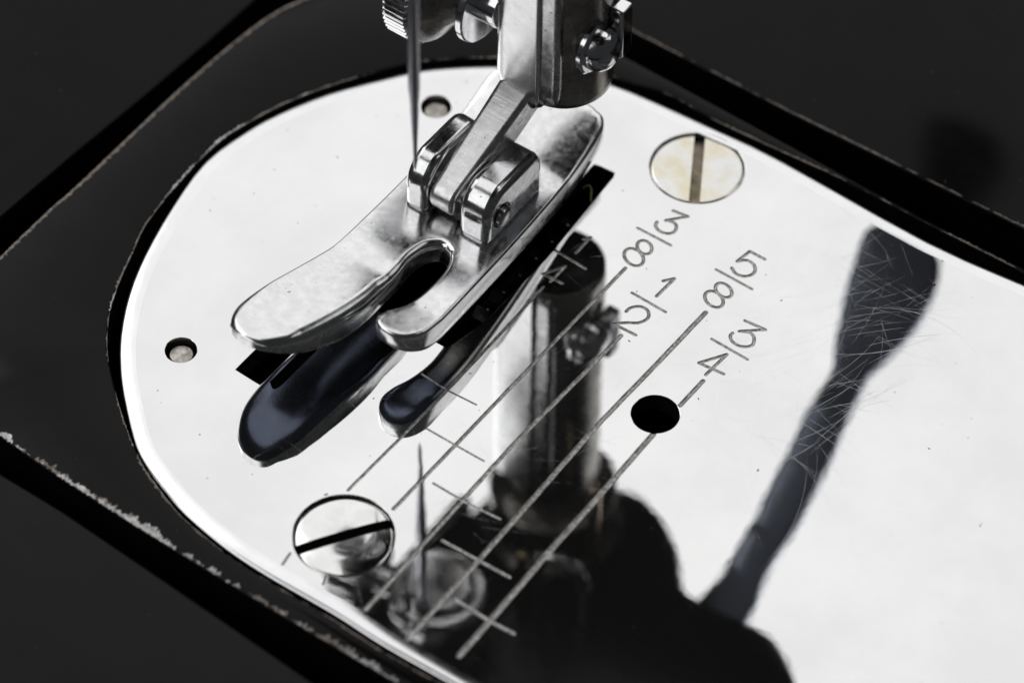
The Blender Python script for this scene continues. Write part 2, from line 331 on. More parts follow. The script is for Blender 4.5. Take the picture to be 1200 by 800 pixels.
M['speck'] = plain('rust_brown_speck', (.16, .02, .01), .8)

# ---------------------------------------------------------------- machine bed
bed = thing('machine_bed', 'black enamelled sewing machine bed with worn chipped edges round the polished plate', 'machine bed', (0, 0, -8))
OPENL = smooth_path(OPENING, 3)
opening = ccw([Vector(a) for a in OPENL]+[Vector((62, -24.0+1.3)), Vector((62, 24.95+.9))][::1])
def wall_sheet(mb, loop, z0, z1, mi=0):
    mb.loops([[(p[0], p[1], z0) for p in loop], [(p[0], p[1], z1) for p in loop]], True, mi=mi)

FR_LEFT = [(-23.35, -13.5), (-23.45, -7.7), (-23.35, -4.3), (-23.38, 0.1), (-23.4, 5.8), (-23.2, 11.4), (-22.75, 15.3), (-21.8, 18.2), (-20.0, 21.6), (-17.2, 24.3), (-13.5, 25.9), (-9, 26.4)]
FR_TOP = [(-0.5, 26.44), (6.5, 26.3), (12.8, 26.15), (18, 25.97), (23.2, 25.9), (30, 26.0), (45, 25.9), (62, 25.86)]
fr = [Vector((-23.3, -21.5)), Vector((-22.4, -23.0)), Vector((-20.5, -23.35)), Vector((-13.7, -23.4)), Vector((-8.2, -23.75)), Vector((-2.5, -23.9)), Vector((7.9, -23.95)), Vector((15.2, -23.9)), Vector((62, -24.05))]
# the frame's right end lies far outside the picture; the opening runs through it
OP = [Vector(a) for a in OPENL]
OP_R = [Vector((58, -22.55)), Vector((58, 25.0))]
opening = ccw(OP+OP_R) if area(OP+OP_R) > 0 else OP[::-1]+OP_R[::-1]
opening = ccw(opening)
frame = ccw(fr+[Vector((62, 25.86))]+[Vector(a) for a in FR_TOP[::-1]][1:]+[Vector(a) for a in smooth_path(FR_LEFT[::-1], 3)])
frame_d = resample(frame, .5); open_d = resample(opening, .35)
def plateau(outer, holes, zt, zb, r, name, parent, mat=None):
    """raised enamelled casting: flat top, rounded edges, side walls"""
    mb = MB(); outer = ccw(outer)
    prof = [(0, zb), (0, zt-r), (r*.3, zt-r*.3), (r, zt)]
    mb.loops([[(p[0], p[1], z) for p in inset(outer, d)] for d, z in prof])
    hs = []
    for h in holes:
        h = ccw(h)
        mb.loops([[(p[0], p[1], z) for p in inset(h, -d)] for d, z in prof]); hs.append(inset(h, -r))
    v, t = fill(inset(outer, r), hs)
    mb.add([(p[0], p[1], zt) for p in v], t)
    return mb.obj(name, mat or M['enamel'], parent, ang=60)
plateau(frame_d, [open_d], -.02, -8, .16, 'bed_frame', bed)
rear = resample([(-30, 28.5), (5.4, 28.55), (10.5, 28.52), (18.3, 28.7), (23.8, 28.8), (28.7, 28.9), (70, 29.1), (70, 110), (-30, 110)], .8)
plateau(rear, [], -.02, -8, .18, 'rear_bed_panel', bed)
front = resample([(-26, -25.3), (-7, -25.3), (-1.1, -25.6), (6.2, -26.0), (13, -26.4), (70, -28.5), (70, -70), (-26, -70)], .8)
plateau(front, [], -.25, -8, .3, 'front_bed_panel', bed)
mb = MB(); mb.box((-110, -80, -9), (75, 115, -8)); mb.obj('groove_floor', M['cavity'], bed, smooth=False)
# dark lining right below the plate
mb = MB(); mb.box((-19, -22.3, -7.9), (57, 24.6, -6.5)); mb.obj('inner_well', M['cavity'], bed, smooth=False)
ext = [(-25.6, -80), (-25.57, -12.8), (-25.47, -9.5), (-25.2, -2.3), (-24.75, 5.3), (-24.5, 10.6), (-24.4, 16), (-24.4, 26), (-30.5, 28), (-30.5, 110), (-110, 110), (-110, -80)]
o = plateau(resample(ext, .8), [], -.02, -8, .18, 'bed_extension', None)
tag(o, 'black enamelled folding bed extension beyond the diagonal gap at upper left', 'bed extension')

# worn, chipped paint along the edges: irregular slivers of bare metal lying on the enamel
def chips(path, name, label, mat, wmax, dens, side, seed, z=-.012, off=0., step=.12, jit=.06, lo=0.):
    rnd = random.Random(seed); P = resample(path, step, False); mb = MB(); n = len(P)
    w = 0; ph = [rnd.uniform(0, 6.28) for _ in range(5)]; run = []
    def flush(run):
        if len(run) < 3: return
        vs = []; fs = []
        for k, (a, nrm, ww, o_) in enumerate(run):
            e = 0 if k in (0, len(run)-1) else 1
            vs.append((*(a+nrm*o_), z)); vs.append((*(a+nrm*(o_+max(.012, ww*e))), z))
        for k in range(len(run)-1): fs.append((2*k, 2*k+1, 2*k+3, 2*k+2))
        mb.add(vs, fs)
    for i in range(1, n-1):
        t = (P[i+1]-P[i-1]); t = Vector((t[0], t[1])).normalized(); nrm = Vector((-t[1], t[0]))*side
        s = i*step
        env = .5+.28*math.sin(s*.35+ph[0])+.2*math.sin(s*1.1+ph[1])+.14*math.sin(s*3.7+ph[2])+rnd.uniform(-.25, .25)
        d = dens(i/n) if callable(dens) else dens
        if env > 1-d: run.append((Vector((P[i][0], P[i][1])), nrm, wmax*(lo+(1-lo)*min(1, max(0, env-(1-d))*1.4))*rnd.uniform(.45, 1.1), off+rnd.uniform(-jit, jit)))
        else: flush(run); run = []
    flush(run)
    if mb.v:
        o = mb.obj(name, mat, bed, smooth=False); stuff(o); o['label'] = label
    return
ol = [Vector(a) for a in OPENL]
chips(ol, 'paint_chip', 'bare metal chips along the edge of the plate opening', M['chip'], .17, .8, -1, 3, z=-.014, off=.02, jit=.02)
# find part of the opening on the left for the brighter chips
left_part = [a for a in ol if -12 < a[1] < 14 and a[0] < -8]
chips(left_part, 'paint_chip', 'silvery chips left of the plate', M['chip_bright'], .22, .66, -1, 5, z=-.010, off=.05, jit=.05)
chips([Vector(a) for a in fr[2:9]], 'paint_chip', 'broad silvery wear along the front edge of the bed frame', M['chip_bright'], .62, lambda t: .95-.9*t if t < .62 else .28, 1, 8, z=-.008, off=.10, jit=.07, step=.1)
chips([Vector(a) for a in fr[2:9]], 'paint_chip', 'dull wear along the front edge of the bed frame', M['chip'], .5, lambda t: .8-.4*t, 1, 9, z=-.010, off=.12, jit=.08, step=.1)
chips([Vector(a) for a in smooth_path(FR_LEFT, 4)], 'paint_chip', 'tan worn line along the left edge of the bed frame', M['chip'], .26, 1.35, -1, 12, z=-.012, off=.10, jit=.02, lo=.5)
chips([Vector(a) for a in [(-3, 28.52), (5.4, 28.55), (10.5, 28.52), (18.3, 28.7), (23.8, 28.8), (28.7, 28.9), (40, 29)]], 'paint_chip', 'tan worn line on the rear panel edge', M['chip'], .16, .95, 1, 13, z=-.012, off=.12, jit=.02, lo=.4)

# ---------------------------------------------------------------- needle plate
plate = thing('needle_plate', 'mirror polished nickel needle plate with engraved seam guide lines and fractions', 'needle plate', (5, 1, -1.5))
pl = [Vector(a) for a in smooth_path(PLATE, 3)]+[Vector((57.5, -21.7)), Vector((57.5, 24.7))]
pl = ccw(resample(ccw(pl), .35))
SLOT_A = [(-5.21, -10.55), (-3.18, -10.62), (-3.1, 14.5), (-5.1, 14.5)]
SLOT_B = [(-2.85, -10.05), (-2.28, -10.48), (-2.1, -9.9), (-2.0, -1.6), (-.6, -1.4), (2.0, -.9), (2.0, 1.4), (1.1, 1.7), (1.0, 6.5), (-.5, 6.8), (-.6, 14.5), (-2.7, 14.5)]
SLOT_C = [(3.25, -1.3), (4.5, -1.3), (5.1, 2), (5.19, 8.5), (4.6, 17.25), (2.97, 17.14), (3.0, 8)]
SLOT_N = circle((1.2, .2), 1.0, 24)
def dense(q, s=.4, c=True): return resample(ccw([Vector(a) for a in q]), s)
SC = [Vector(a[0]) for a in SCREWS]; RS = 3.14
holes = [dense(SLOT_A), dense(SLOT_B, .3), dense(SLOT_C)]+[circle(c, RS, 72) for c in SC]+[circle(c, 1.02, 32) for c in PINS]+[circle(HOLE, 1.52, 48)]
# engraved strokes -------------------------------------------------
strokes = []      # (key, pts, half width, depth)
wl = [.11, .135, .155, .175, .16, .20, .09, .10]
for i, q in enumerate(ENG['guide_line']): strokes.append((('guide_line', min(i, 5) if i < 6 else (0 if i == 6 else 1)), q, wl[i], .06))
for i, q in enumerate(ENG['tick_mark']): strokes.append((('tick_mark', i), q, (.07, .075, .09, .12, .13)[i], .045))
for i, g in enumerate(ENG['numeral']):
    for q in g: strokes.append((('numeral', i), q, .118, .065))
for i, q in enumerate(ENG['fraction_bar']): strokes.append((('fraction_bar', i), q, .105, .06))
V2 = []; F2 = []; own = []; E2 = []
def addpoly(q, key):
    k = len(V2); V2.extend(Vector((a[0], a[1])) for a in q); F2.append(list(range(k, k+len(q)))); own.append(key)
rimw = 1.05
inner = inset(pl, rimw)
addpoly(inner, 'outer')
for h in holes: addpoly(inset(h, -.035), 'hole')
rnd = random.Random(4)
segs = []
for key, q, hw, dp in strokes:
    q = [Vector(a) for a in q]
    if key[0] == 'guide_line':
        q = resample(q, .8, False)
        q = [q[0]]+[a+Vector((rnd.uniform(-.012, .012), rnd.uniform(-.012, .012))) for a in q[1:-1]]+[q[-1]]
    for a, b in zip(q, q[1:]):
        if (b-a).length < 1e-4: continue
        t = (b-a).normalized(); n = Vector((-t[1], t[0]))*hw
        addpoly([a-n, b-n, b+n, a+n], key); addpoly([a-n*.38, b-n*.38, b+n*.38, a+n*.38], key)
        k = len(V2); V2.extend([a.copy(), b.copy()]); E2.append((k, k+1)); segs.append((a, b, hw, dp))
    for a in q[::1]:
        addpoly(circle(a, hw*.985, 8), key)
v, e, f, ov, oe, of = delaunay_2d_cdt(V2, E2, F2, 1, 1e-5)
# bucket the segments for the depth lookup
grid = {}
for s in segs:
    a, b, hw, dp = s
    n = int((b-a).length/.5)+1
    cells = set()
    for i in range(n+1):
        c = a.lerp(b, i/n)
        for dx in (-1, 0, 1):
            for dy in (-1, 0, 1): cells.add((int(c[0]//.5)+dx, int(c[1]//.5)+dy))
    for c in cells: grid.setdefault(c, []).append(s)
def depth(p):
    z = 0
    for a, b, hw, dp in grid.get((int(p[0]//.5), int(p[1]//.5)), ()):
        d = b-a; t = max(0, min(1, (p-a).dot(d)/d.length_squared)); r = (p-(a+d*t)).length
        if r < hw*.97: z = min(z, -dp*min(1, (1-r/hw)/.62)*(1+.25*math.sin(p[0]*7+p[1]*5)))
    return z
Z = [depth(p) for p in v]
tris = {}
for t, o_ in zip(f, of):
    ks = [own[k] for k in o_]
    if 'hole' in ks or 'outer' not in ks: continue
    ks = [k for k in ks if k != 'outer']
    tris.setdefault(ks[0] if ks else 'top', []).append(t)
def sub(tl):
    idx = {}; vs = []; fs = []
    for t in tl:
        fs.append([idx.setdefault(k, len(idx)) for k in t])
    inv = sorted(idx, key=idx.get)
    return [(v[k][0], v[k][1], Z[k]) for k in inv], fs
mb = MB(); mb.add(*sub(tris['top']))
# rounded hole lips and walls
for h in holes:
    mb.loops([[(p[0], p[1], z) for p in inset(h, -d)] for d, z in ((0, -1.5), (0, -.035), (.01, -.01), (.035, 0))])
mb.loops([[(p[0], p[1], 0) for p in inner], [(p[0], p[1], -.0) for p in inset(pl, rimw-.01)]])
body = mb.obj('plate_body', M['plate'], plate, ang=3)
mb = MB()
K = 9; prof = []
for k in range(K):
    t = k/(K-1)*PI/2.15
    prof.append((rimw-.01-(rimw-.01)*math.sin(t)/math.sin(PI/2.15), -.0-.20*(1-math.cos(t))))
prof += [(0, -.28), (0, -.5), (0, -1.5)]
mb.loops([[(p[0], p[1], z) for p in inset(pl, d)] for d, z in prof])
r_ = mb.obj('polished_rim', M['rim'], plate, ang=60); r_['label'] = 'brighter rounded rim of the plate'
names = ENG['numeral_names']
lab = {'numeral': ['1 of the fraction 1/4', '4 of the fraction 1/4', '3 of the fraction 3/8', '8 of the fraction 3/8', '1 of the fraction 1/2', '2 of the fraction 1/2', '5 of the fraction 5/8', '8 of the fraction 5/8', '3 of the fraction 3/4', '4 of the fraction 3/4']}
for key in tris:
    if key == 'top': continue
    mb = MB(); mb.add(*sub(tris[key])); o = mb.obj(key[0], M['groove'], plate, smooth=False)
    if key[0] == 'numeral': o['label'] = 'engraved numeral '+lab['numeral'][key[1]]
# screws
def plate_screw(c, a, b, mat, label, dome, tilt, floor_mat):
    c = Vector(c); d = (Vector(b)-Vector(a)).normalized(); n = Vector((-d[1], d[0])); R0 = 3.085; hw = .36; lw = .05; N = 40; mb = MB()
    def top(p): r = (p-c).length/R0; return -.035-dome*r**3.2-.08*max(0, r-.95)/.05+tilt*(p-c).dot(n)/R0
    for s in (-1, 1):
        th = math.asin((hw)/R0)
        out = []
        for k in range(N+1):
            t = th+(PI-2*th)*k/N; out.append(c+(d*math.cos(t)*R0+n*math.sin(t)*R0*s))
        rows = 16; L = []
        # rows of points from the slot edge to the arc
        for j in range(rows+1):
            q = j/rows; q = 1-(1-q)**1.6
            L.append([ (lambda A, B: A.lerp(B, q))(c+d*((o_-c).dot(d))+n*hw*s, o_) for o_ in out])
        mb.loops([[(p[0], p[1], top(p)) for p in l] for l in L], False)
        mb.loops([[(p[0], p[1], -1.4) for p in L[-1]], [(p[0], p[1], top(p)) for p in L[-1]]], False)
        mb.loops([[(p[0], p[1], top(p)) for p in L[0]], [(p[0], p[1], -.75) for p in L[0]]], False)
    sc = mb.obj('plate_screw', mat, plate, ang=40); sc['label'] = label
    mb = MB(); A = c-d*3.04; B = c+d*3.04
    mb.loops([[(*(A-n*hw), -.6), (*(A+n*hw), -.6)], [(*(c-n*hw), -.62), (*(c+n*hw), -.62)], [(*(B-n*hw), -.6), (*(B+n*hw), -.6)]], False)
    s_ = mb.obj('screw_slot', floor_mat, sc, smooth=False)
    mb = MB(); mb.loops([[(*p, -.14) for p in circle(c, R0-.005, 60)], [(*p, -.14) for p in circle(c, RS+.05, 60)]])
    mb.obj('grime_ring', M['gapring'], sc, smooth=False)
plate_screw(SCREWS[0][0], *SCREWS[0][1], M['screw_stained'], 'stained slotted plate screw at the rear edge, slot pointing at the camera', .06, .01, M['slot_floor'])
plate_screw(SCREWS[1][0], *SCREWS[1][1], M['screw'], 'shiny slotted plate screw at the front edge, slot running crosswise', .16, .02, M['cavity'])
for i, c in enumerate(PINS):
    mb = MB(); mb.lathe([(0, .8), (.8, .8), (.92, .72), (.95, .4), (.97, 0)], (c[0], c[1], -1.35), (0, 0, 1), 28)
    o = mb.obj('rivet_pin', M['pin'], plate)
# polishing scratches, hair fine
def scratch_set(region, n, seed, wmin, wmax, lmin, lmax, dirs, z=.004):
    rnd = random.Random(seed); mb = MB(); k = 0
    while k < n:
        x = rnd.uniform(region[0], region[1]); y = rnd.uniform(region[2], region[3])
        a = math.radians(rnd.gauss(*rnd.choice(dirs))); L = rnd.uniform(lmin, lmax)*rnd.random()**.5; cv = rnd.gauss(0, .07); w = rnd.uniform(wmin, wmax); p = Vector((x, y)); pts = []
        m = max(4, int(L/.3))
        for i in range(m+1):
            pts.append(p.copy()); p += Vector((math.cos(a), math.sin(a)))*L/m; a += cv*L/m
        if any(not inside(q, inner) or any(inside(q, h) for h in holes) for q in pts): continue
        if any(abs(q[0]) > 50 for q in pts): continue
        vs = []; fs = []
        for i, q in enumerate(pts):
            t = (pts[min(i+1, m)]-pts[max(i-1, 0)]).normalized(); nn = Vector((-t[1], t[0]))*w*math.sin(PI*(i+.3)/(m+.6))*.5
            vs += [(*(q-nn), z), (*(q+nn), z)]
        for i in range(m): fs.append((2*i, 2*i+1, 2*i+3, 2*i+2))
        mb.add(vs, fs); k += 1
    return mb
mb = scratch_set((16, 28, 3, 25), 200, 7, .007, .019, 2, 12, ((60, 14), (70, 10), (0, 20), (-35, 25), (85, 8)))
m2 = scratch_set((17, 28, 8, 25), 10, 31, .02, .034, 4, 14, ((60, 14), (75, 12), (20, 25)), .006); mb.add(m2.v, m2.f)
o = stuff(mb.obj('scratch_marks', M['scratch'], plate, smooth=False)); o['label'] = 'hairline scratches across the right half of the plate'
mb = scratch_set((-4, 20, -20, 20), 160, 9, .006, .014, .8, 4, ((45, 60), (0, 60)))
o = stuff(mb.obj('scratch_marks', M['scratch'], plate, smooth=False))
# specks of rust and dust on the plate
rnd = random.Random(2)
mb = MB()
for (x, y, r) in ((26.6, 21.4, .09), (26.5, 20.4, .04), (20.5, 8.0, .03), (17.4, 15.7, .045), (-13.7, 4.3, .05), (3.2, -7.3, .06), (-7, 17, .04)):
    q = [Vector((x+r*rnd.uniform(.6, 1.2)*math.cos(k*PI/4), y+r*rnd.uniform(.6, 1.2)*math.sin(k*PI/4))) for k in range(8)]
    mb.add([(*p, .005) for p in q]+[(x, y, .03)], [(i, (i+1) % 8, 8) for i in range(8)])
o = stuff(mb.obj('rust_speck', M['speck'], plate, smooth=False))

# dust settled on the enamel and the plate
rnd = random.Random(21); mb = MB(); k = 0
while k < 260:
    x = rnd.uniform(-40, 45); y = rnd.uniform(-38, 45)
    if inside((x, y), opening) and not inside((x, y), inner): continue
    if any(inside((x, y), h) for h in holes) or -25.8 < x < -23 or 25.6 < y < 28.9 or -26.8 < y < -23.5: continue
    rr_ = rnd.uniform(.015, .05)*(1.3 if rnd.random() < .1 else .8); ph = rnd.uniform(0, 6)
    z = .012 if inside((x, y), inner) else (-.012 if y > -24 else -.24)
    st = rnd.uniform(1, 3)
    q = [(x+rr_*st*math.cos(ph)*math.cos(a*PI/3)-rr_*math.sin(ph)*math.sin(a*PI/3), y+rr_*st*math.sin(ph)*math.cos(a*PI/3)+rr_*math.cos(ph)*math.sin(a*PI/3), z) for a in range(6)]
    mb.add(q+[(x, y, z+rr_*.6)], [(i, (i+1) % 6, 6) for i in range(6)]); k += 1
o = mb.obj('dust', M['dust'], None, smooth=False); stuff(o); tag(o, 'fine grey dust specks scattered over the bed and plate', 'dust')

# ---------------------------------------------------------------- feed dog
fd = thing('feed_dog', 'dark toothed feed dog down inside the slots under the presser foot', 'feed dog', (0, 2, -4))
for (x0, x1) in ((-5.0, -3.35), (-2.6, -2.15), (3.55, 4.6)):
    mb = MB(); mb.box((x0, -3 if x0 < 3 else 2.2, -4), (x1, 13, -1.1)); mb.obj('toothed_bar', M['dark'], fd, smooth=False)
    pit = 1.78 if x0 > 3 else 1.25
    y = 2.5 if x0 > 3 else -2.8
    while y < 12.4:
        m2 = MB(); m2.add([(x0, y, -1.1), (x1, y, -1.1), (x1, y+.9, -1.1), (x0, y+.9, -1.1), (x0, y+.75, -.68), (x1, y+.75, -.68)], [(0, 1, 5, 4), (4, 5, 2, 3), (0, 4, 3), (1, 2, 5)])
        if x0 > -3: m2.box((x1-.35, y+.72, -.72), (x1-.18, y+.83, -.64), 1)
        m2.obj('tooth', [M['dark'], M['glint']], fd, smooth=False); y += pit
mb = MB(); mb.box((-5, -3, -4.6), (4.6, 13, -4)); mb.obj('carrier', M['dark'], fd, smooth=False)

mb = MB(); mb.tube(smooth_path([(3.35, 15.3, -.5), (3.6, 15.5, -.25), (3.95, 15.35, -.2), (4.25, 14.9, -.35), (4.4, 14.7, -.6)], 4), .05, 6)
o = mb.obj('thread_scrap', M['thread']); tag(o, 'tiny yellow thread scrap lying in the slot behind the foot', 'thread')
# ---------------------------------------------------------------- presser foot
# the foot hangs tipped on its hinge: toes up, heel down
def tip(p, k=1.0):
    t = max(0, p[1]+1); a = k*.15*(t-1.2*(1-math.exp(-t/1.2))); a = min(a, 1.7)
    return (p[0]-.58*a, p[1]+.78*a, p[2]-a)
def tip_tongue(p): return tip(p, max(0, min(1, (11.5-p[1])/6)))
foot = thing('presser_foot', 'raised chrome hinged presser foot with a long left toe and short right toe', 'presser foot', (.5, 2, 3.4))
FO = [(-4.0, 16.2), (-4.35, 15.2), (-4.15, 12), (-3.9, 7), (-3.85, 4), (-3.9, 1), (-4.0, -1.6), (-4.4, -4.2), (-4.95, -7.2), (-5.25, -9.2), (-5.2, -10.3), (-4.75, -11.3), (-3.9, -12.0), (-2.9, -12.2), (-1.9, -11.9), (-1.2, -11.1), (-.5, -9.9), (0, -8.2), (.4, -6.2), (.62, -4.2), (.6, -2.6), (.6, -1.0), (.5, .3), (.68, 1.35), (1.05, 1.95), (1.6, 2.25), (2.4, 1.8), (2.8, .9), (2.9, -.3), (2.85, -1.6), (2.6, -2.9), (2.1, -4.0), (1.85, -4.8), (2.05, -5.4), (2.65, -5.8), (3.55, -5.85), (4.4, -5.45), (4.97, -4.5), (5.14, -3), (5.15, -.5), (5.15, 4), (5.05, 8), (4.85, 12), (4.6, 15), (4.25, 16.3), (3.3, 16.8), (0, 16.9), (-3.2, 16.8)]
fo = ccw(resample([Vector(a) for a in smooth_path(FO, 5, True)], .16))
def curl(x, y):
    z = 0
    wl_ = max(0, min(1, (1.2-x)/.8)) if y < 1 else 1
    if y < -1.9: z += wl_*(.155*(-1.9-y))
    if y < -2.6: z += (1-wl_)*(.13*(-2.6-y)+.012*(-2.6-y)**2)
    if y > 11: z += .02*(y-11)**2+.1*(y-11)
    return z
def zt(x, y): return 4.6+curl(x, y)
def zb(x, y):
    z = 2.65 if y < 5 else 2.65+curl(x, y)*1.15
    if y < -5.5 and x < 1.2: z += .06*(-5.5-y)**2
    if y < -3.2 and x > 1.2: z += .13*(-3.2-y)**2
    return z
rr = .34
def kk(p):
    x, y = p[0], p[1]
    a = max(0, min(1, (-.4-y)/1.8))*max(0, min(1, (y+11)/1.5)) if -1.6 < x < 1.2 else 0
    if x > 3.2 and y > -4.5: return .6+.8*max(0, min(1, (y-11)/4))
    if x > 2 and y < -4: return .75
    if x < -3 and y > -11: t = max(0, min(1, (-6.5-y)/4)); t = t*t*(3-2*t); return .45+1.25*t
    if -.4 < x < 2.2 and y > -2.6 and y < 4: return 1.7 if y > -1.6 else 1.7+.6*max(0, min(1, (-1.6-y)))
    if x < .8 and y < -9: return 1+max(1.5*a, .7*min(1, (-9-y)/1.5))
    return 1+1.5*a
def kb(p):
    x, y = p[0], p[1]
    if x > 1.2: t = max(0, min(1, (-2.8-y)/2)); return 1+.6*t
    t = max(0, min(1, (-5-y)/4)); return 1+1.2*t
mb = MB(); L = []
for d, k in ((.34, 0), (.16, .07), (.04, .18), (0, .4)):
    L.append([(p[0], p[1], zb(*p)+k*kb(p0)) for p, p0 in zip(inset(fo, d, kb), fo)])
for t in range(0, 7):
    a = t/6*PI/2
    L.append([(p[0], p[1], zt(*p)-rr*kk(p0)*(1-math.sin(a))) for p, p0 in zip(inset(fo, rr*(1-math.cos(a)), kk), fo)])
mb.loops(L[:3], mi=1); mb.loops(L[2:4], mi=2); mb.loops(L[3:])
top_in = inset(fo, rr, kk); bot_in = inset(fo, .34, kb)
pts = [(x*.35, y*.35) for x in range(-16, 16) for y in range(-36, 50)]
tp = [p for p in pts if inside(p, inset(fo, rr+.12, kk))]
v_, t_ = fill(top_in, [], tp); mb.add([(p[0], p[1], zt(*p)) for p in v_], t_)
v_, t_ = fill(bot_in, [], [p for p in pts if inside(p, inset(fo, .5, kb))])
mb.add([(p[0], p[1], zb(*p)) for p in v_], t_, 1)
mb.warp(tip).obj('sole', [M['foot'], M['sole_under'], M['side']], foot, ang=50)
# hinge ears
def extrude_u(prof, u0, u1, name, mat, parent, bev, fn=tip):
    mb = MB(); P = prof
    mb.add([(u0, y, z) for y, z in P]+[(u1, y, z) for y, z in P], [tuple(range(len(P)))[::-1], tuple(range(len(P), 2*len(P)))]+[(i, (i+1) % len(P), len(P)+(i+1) % len(P), len(P)+i) for i in range(len(P))])
    return mb.warp(fn).obj(name, mat, parent, bevel=bev, ang=50)
def arcp(cy, cz, r, a0, a1, n=16): return [(cy+r*math.cos(math.radians(a0+(a1-a0)*i/n)), cz+r*math.sin(math.radians(a0+(a1-a0)*i/n))) for i in range(n+1)]
ear = [(3.72, 4.4)]+arcp(6.0, 6.25, 2.25, 183, 100)+[(8.6, 8.42)]+arcp(8.75, 7.3, 1.1, 90, 0, 8)+[(9.9, 4.4)]
e1 = extrude_u(ear, -2.6, -.85, 'hinge_ear', M['ear'], foot, .48); e1['label'] = 'left hinge ear'
e2 = extrude_u(ear, 1.62, 3.95, 'hinge_ear', M['ear'], foot, .52); e2['label'] = 'right hinge ear with the pin end'
mb = MB(); mb.lathe([(0, .72), (6.95, .72), (7.08, .66), (7.17, .5), (7.2, 0)], (-2.8, 5.35, 6.2), (1, 0, 0), 28); mb.warp(tip).obj('hinge_pin', M['casting'], foot)
mb = MB(); mb.loops([[(3.965, 5.35+r*math.cos(2*PI*i/28), 6.2+r*math.sin(2*PI*i/28)) for i in range(28)] for r in (.74, .92)]); mb.warp(tip).obj('pin_ring', M['dark'], foot)
tong = arcp(4.9, 6.1, 1.15, 290, 120, 12)+[(12.3, 9.95), (12.3, 11), (14.4, 11), (14.4, 8.6), (13.2, 8.1), (7.0, 5.1)]
mb = MB(); P = tong; n = len(P)
def tu(y, s): t = max(0, min(1, (y-5)/7)); return (-.72-.45*t if s < 0 else 1.2+.12*t)
mb.add([(tu(y, -1), y, z) for y, z in P]+[(tu(y, 1), y, z) for y, z in P], [tuple(range(n))[::-1], tuple(range(n, 2*n))]+[(i, (i+1) % n, n+(i+1) % n, n+i) for i in range(n)])
mb.warp(tip_tongue).obj('shank_tongue', M['machined'], foot, bevel=.34, ang=50)
# clamp block of the shank
def rounded(q, rads, n=8):
    o = []
    for i, p in enumerate(q):
        p = Vector(p); a = (Vector(q[i-1])-p).normalized(); b = (Vector(q[(i+1) % len(q)])-p).normalized(); R_ = rads[i]
        for k in range(n+1):
            t = k/n; o.append((p+a*R_)*(1-t)**2+p*2*t*(1-t)+(p+b*R_)*t*t)
    return o
q = ccw(rounded([sh(a) for a in ((-1.0, 10.75), (2.85, 10.65), (2.9, 13.2), (-1.0, 13.2))], [1.5, .3, .3, .3]))
mb = MB(); mb.loops([[(p[0], p[1], z) for p in inset(q, d)] for d, z in ((1.2, 8.4), (.8, 8.5), (.45, 8.75), (.2, 9.2), (.06, 9.85), (0, 10.7), (0, 30))], True, True, True)
mb.obj('shank_block', M['satin'], foot, ang=42)
# narrower ground facet right of the block
q = ccw(rounded([sh(a) for a in ((2.75, 10.95), (4.1, 11.0), (4.1, 13.2), (2.75, 13.2))], [.1, .45, .2, .1]))
mb = MB(); mb.loops([[(p[0], p[1], z) for p in inset(q, d)] for d, z in ((.35, 9.5), (.15, 9.75), (.04, 10.3), (0, 11.2), (0, 30))], True, True, True)
mb.obj('shank_facet', M['casting'], foot, ang=42)

# ---------------------------------------------------------------- presser bar with screw
mb = MB(); mb.lathe([(0, 2.75), (.08, 3.0)], sh((2.35, 14.25, 10.4)), (0, 0, 1), 64, 1); mb.f = [f_ for f_ in mb.f if not (len(f_) > 4 and min(f_) >= 64)]; mb.m = mb.m[:len(mb.f)]
mb.lathe([(.08, 3.0), (.3, 3.18), (.8, 3.22), (90, 3.22)], sh((2.35, 14.25, 10.4)), (0, 0, 1), 64); mb.m = [1 if (len(f_) > 4 and max(f_) < 64) or k < 64 else 0 for k, f_ in enumerate(mb.f)]
keep = [k for k, f_ in enumerate(mb.f) if not (len(f_) > 4 and min(f_) == 128)]; mb.f = [mb.f[k] for k in keep]; mb.m = [mb.m[k] for k in keep]
o = mb.obj('presser_bar', [M['bar'], M['dark']], None, ang=40); tag(o, 'dark oily round presser bar rising behind the bright foot shank', 'presser bar')
ts = thing('thumb_screw', 'large knurled thumb screw on the left of the foot shank, above the needle', 'thumb screw', (-3, 13, 14.5))
mb = MB()
def kn(i, d): return .13*(1 if (i % 4) < 2 else -1)
mb.lathe([(0, 3.6), (.12, 4.0)], sh((-7.4, 12, 16)), (1, 0, 0), 240)
mb.lathe([(.12, 4.0), (.3, 4.18), (1.9, 4.18), (2.05, 4.0)], sh((-7.4, 12, 16)), (1, 0, 0), 240, wob=kn)
mb.obj('knurled_rim', M['chrome'], ts, ang=20)
mb = MB(); mb.lathe([(2.03, 4.0), (2.3, 4.02), (2.5, 3.85), (2.8, 3.3), (3.3, 2.5), (4.1, 1.75), (4.8, 1.5), (5.1, 1.5)], sh((-7.4, 12, 16)), (1, 0, 0), 72); mb.obj('screw_cone', M['bar'], ts, ang=50)
mb = MB(); mb.lathe([(4.85, 2.7), (4.9, 2.9), (5.02, 3.0), (5.4, 3.0), (5.5, 2.9), (5.54, 1.4), (6.7, 1.4)], sh((-7.4, 12, 16.5)), (1, 0, 0), 64); mb.obj('collar', M['chrome'], ts, ang=35)
bs = thing('bar_screw', 'small domed screw with a square nut on the right of the presser bar', 'screw', (5.3, 13.6, 16))
cz = 14.15; cv = 14.52
mb = MB(); mb.lathe([(0, 1.9), (.3, 1.92), (.42, 1.75), (.42, 1.5), (.9, 1.48), (1.25, 1.32), (1.55, 1.0), (1.72, .55), (1.76, .2), (1.76, 0)], (4.27, cv, cz), (1, 0, 0), 40); mb.obj('screw_head', M['chrome'], bs)
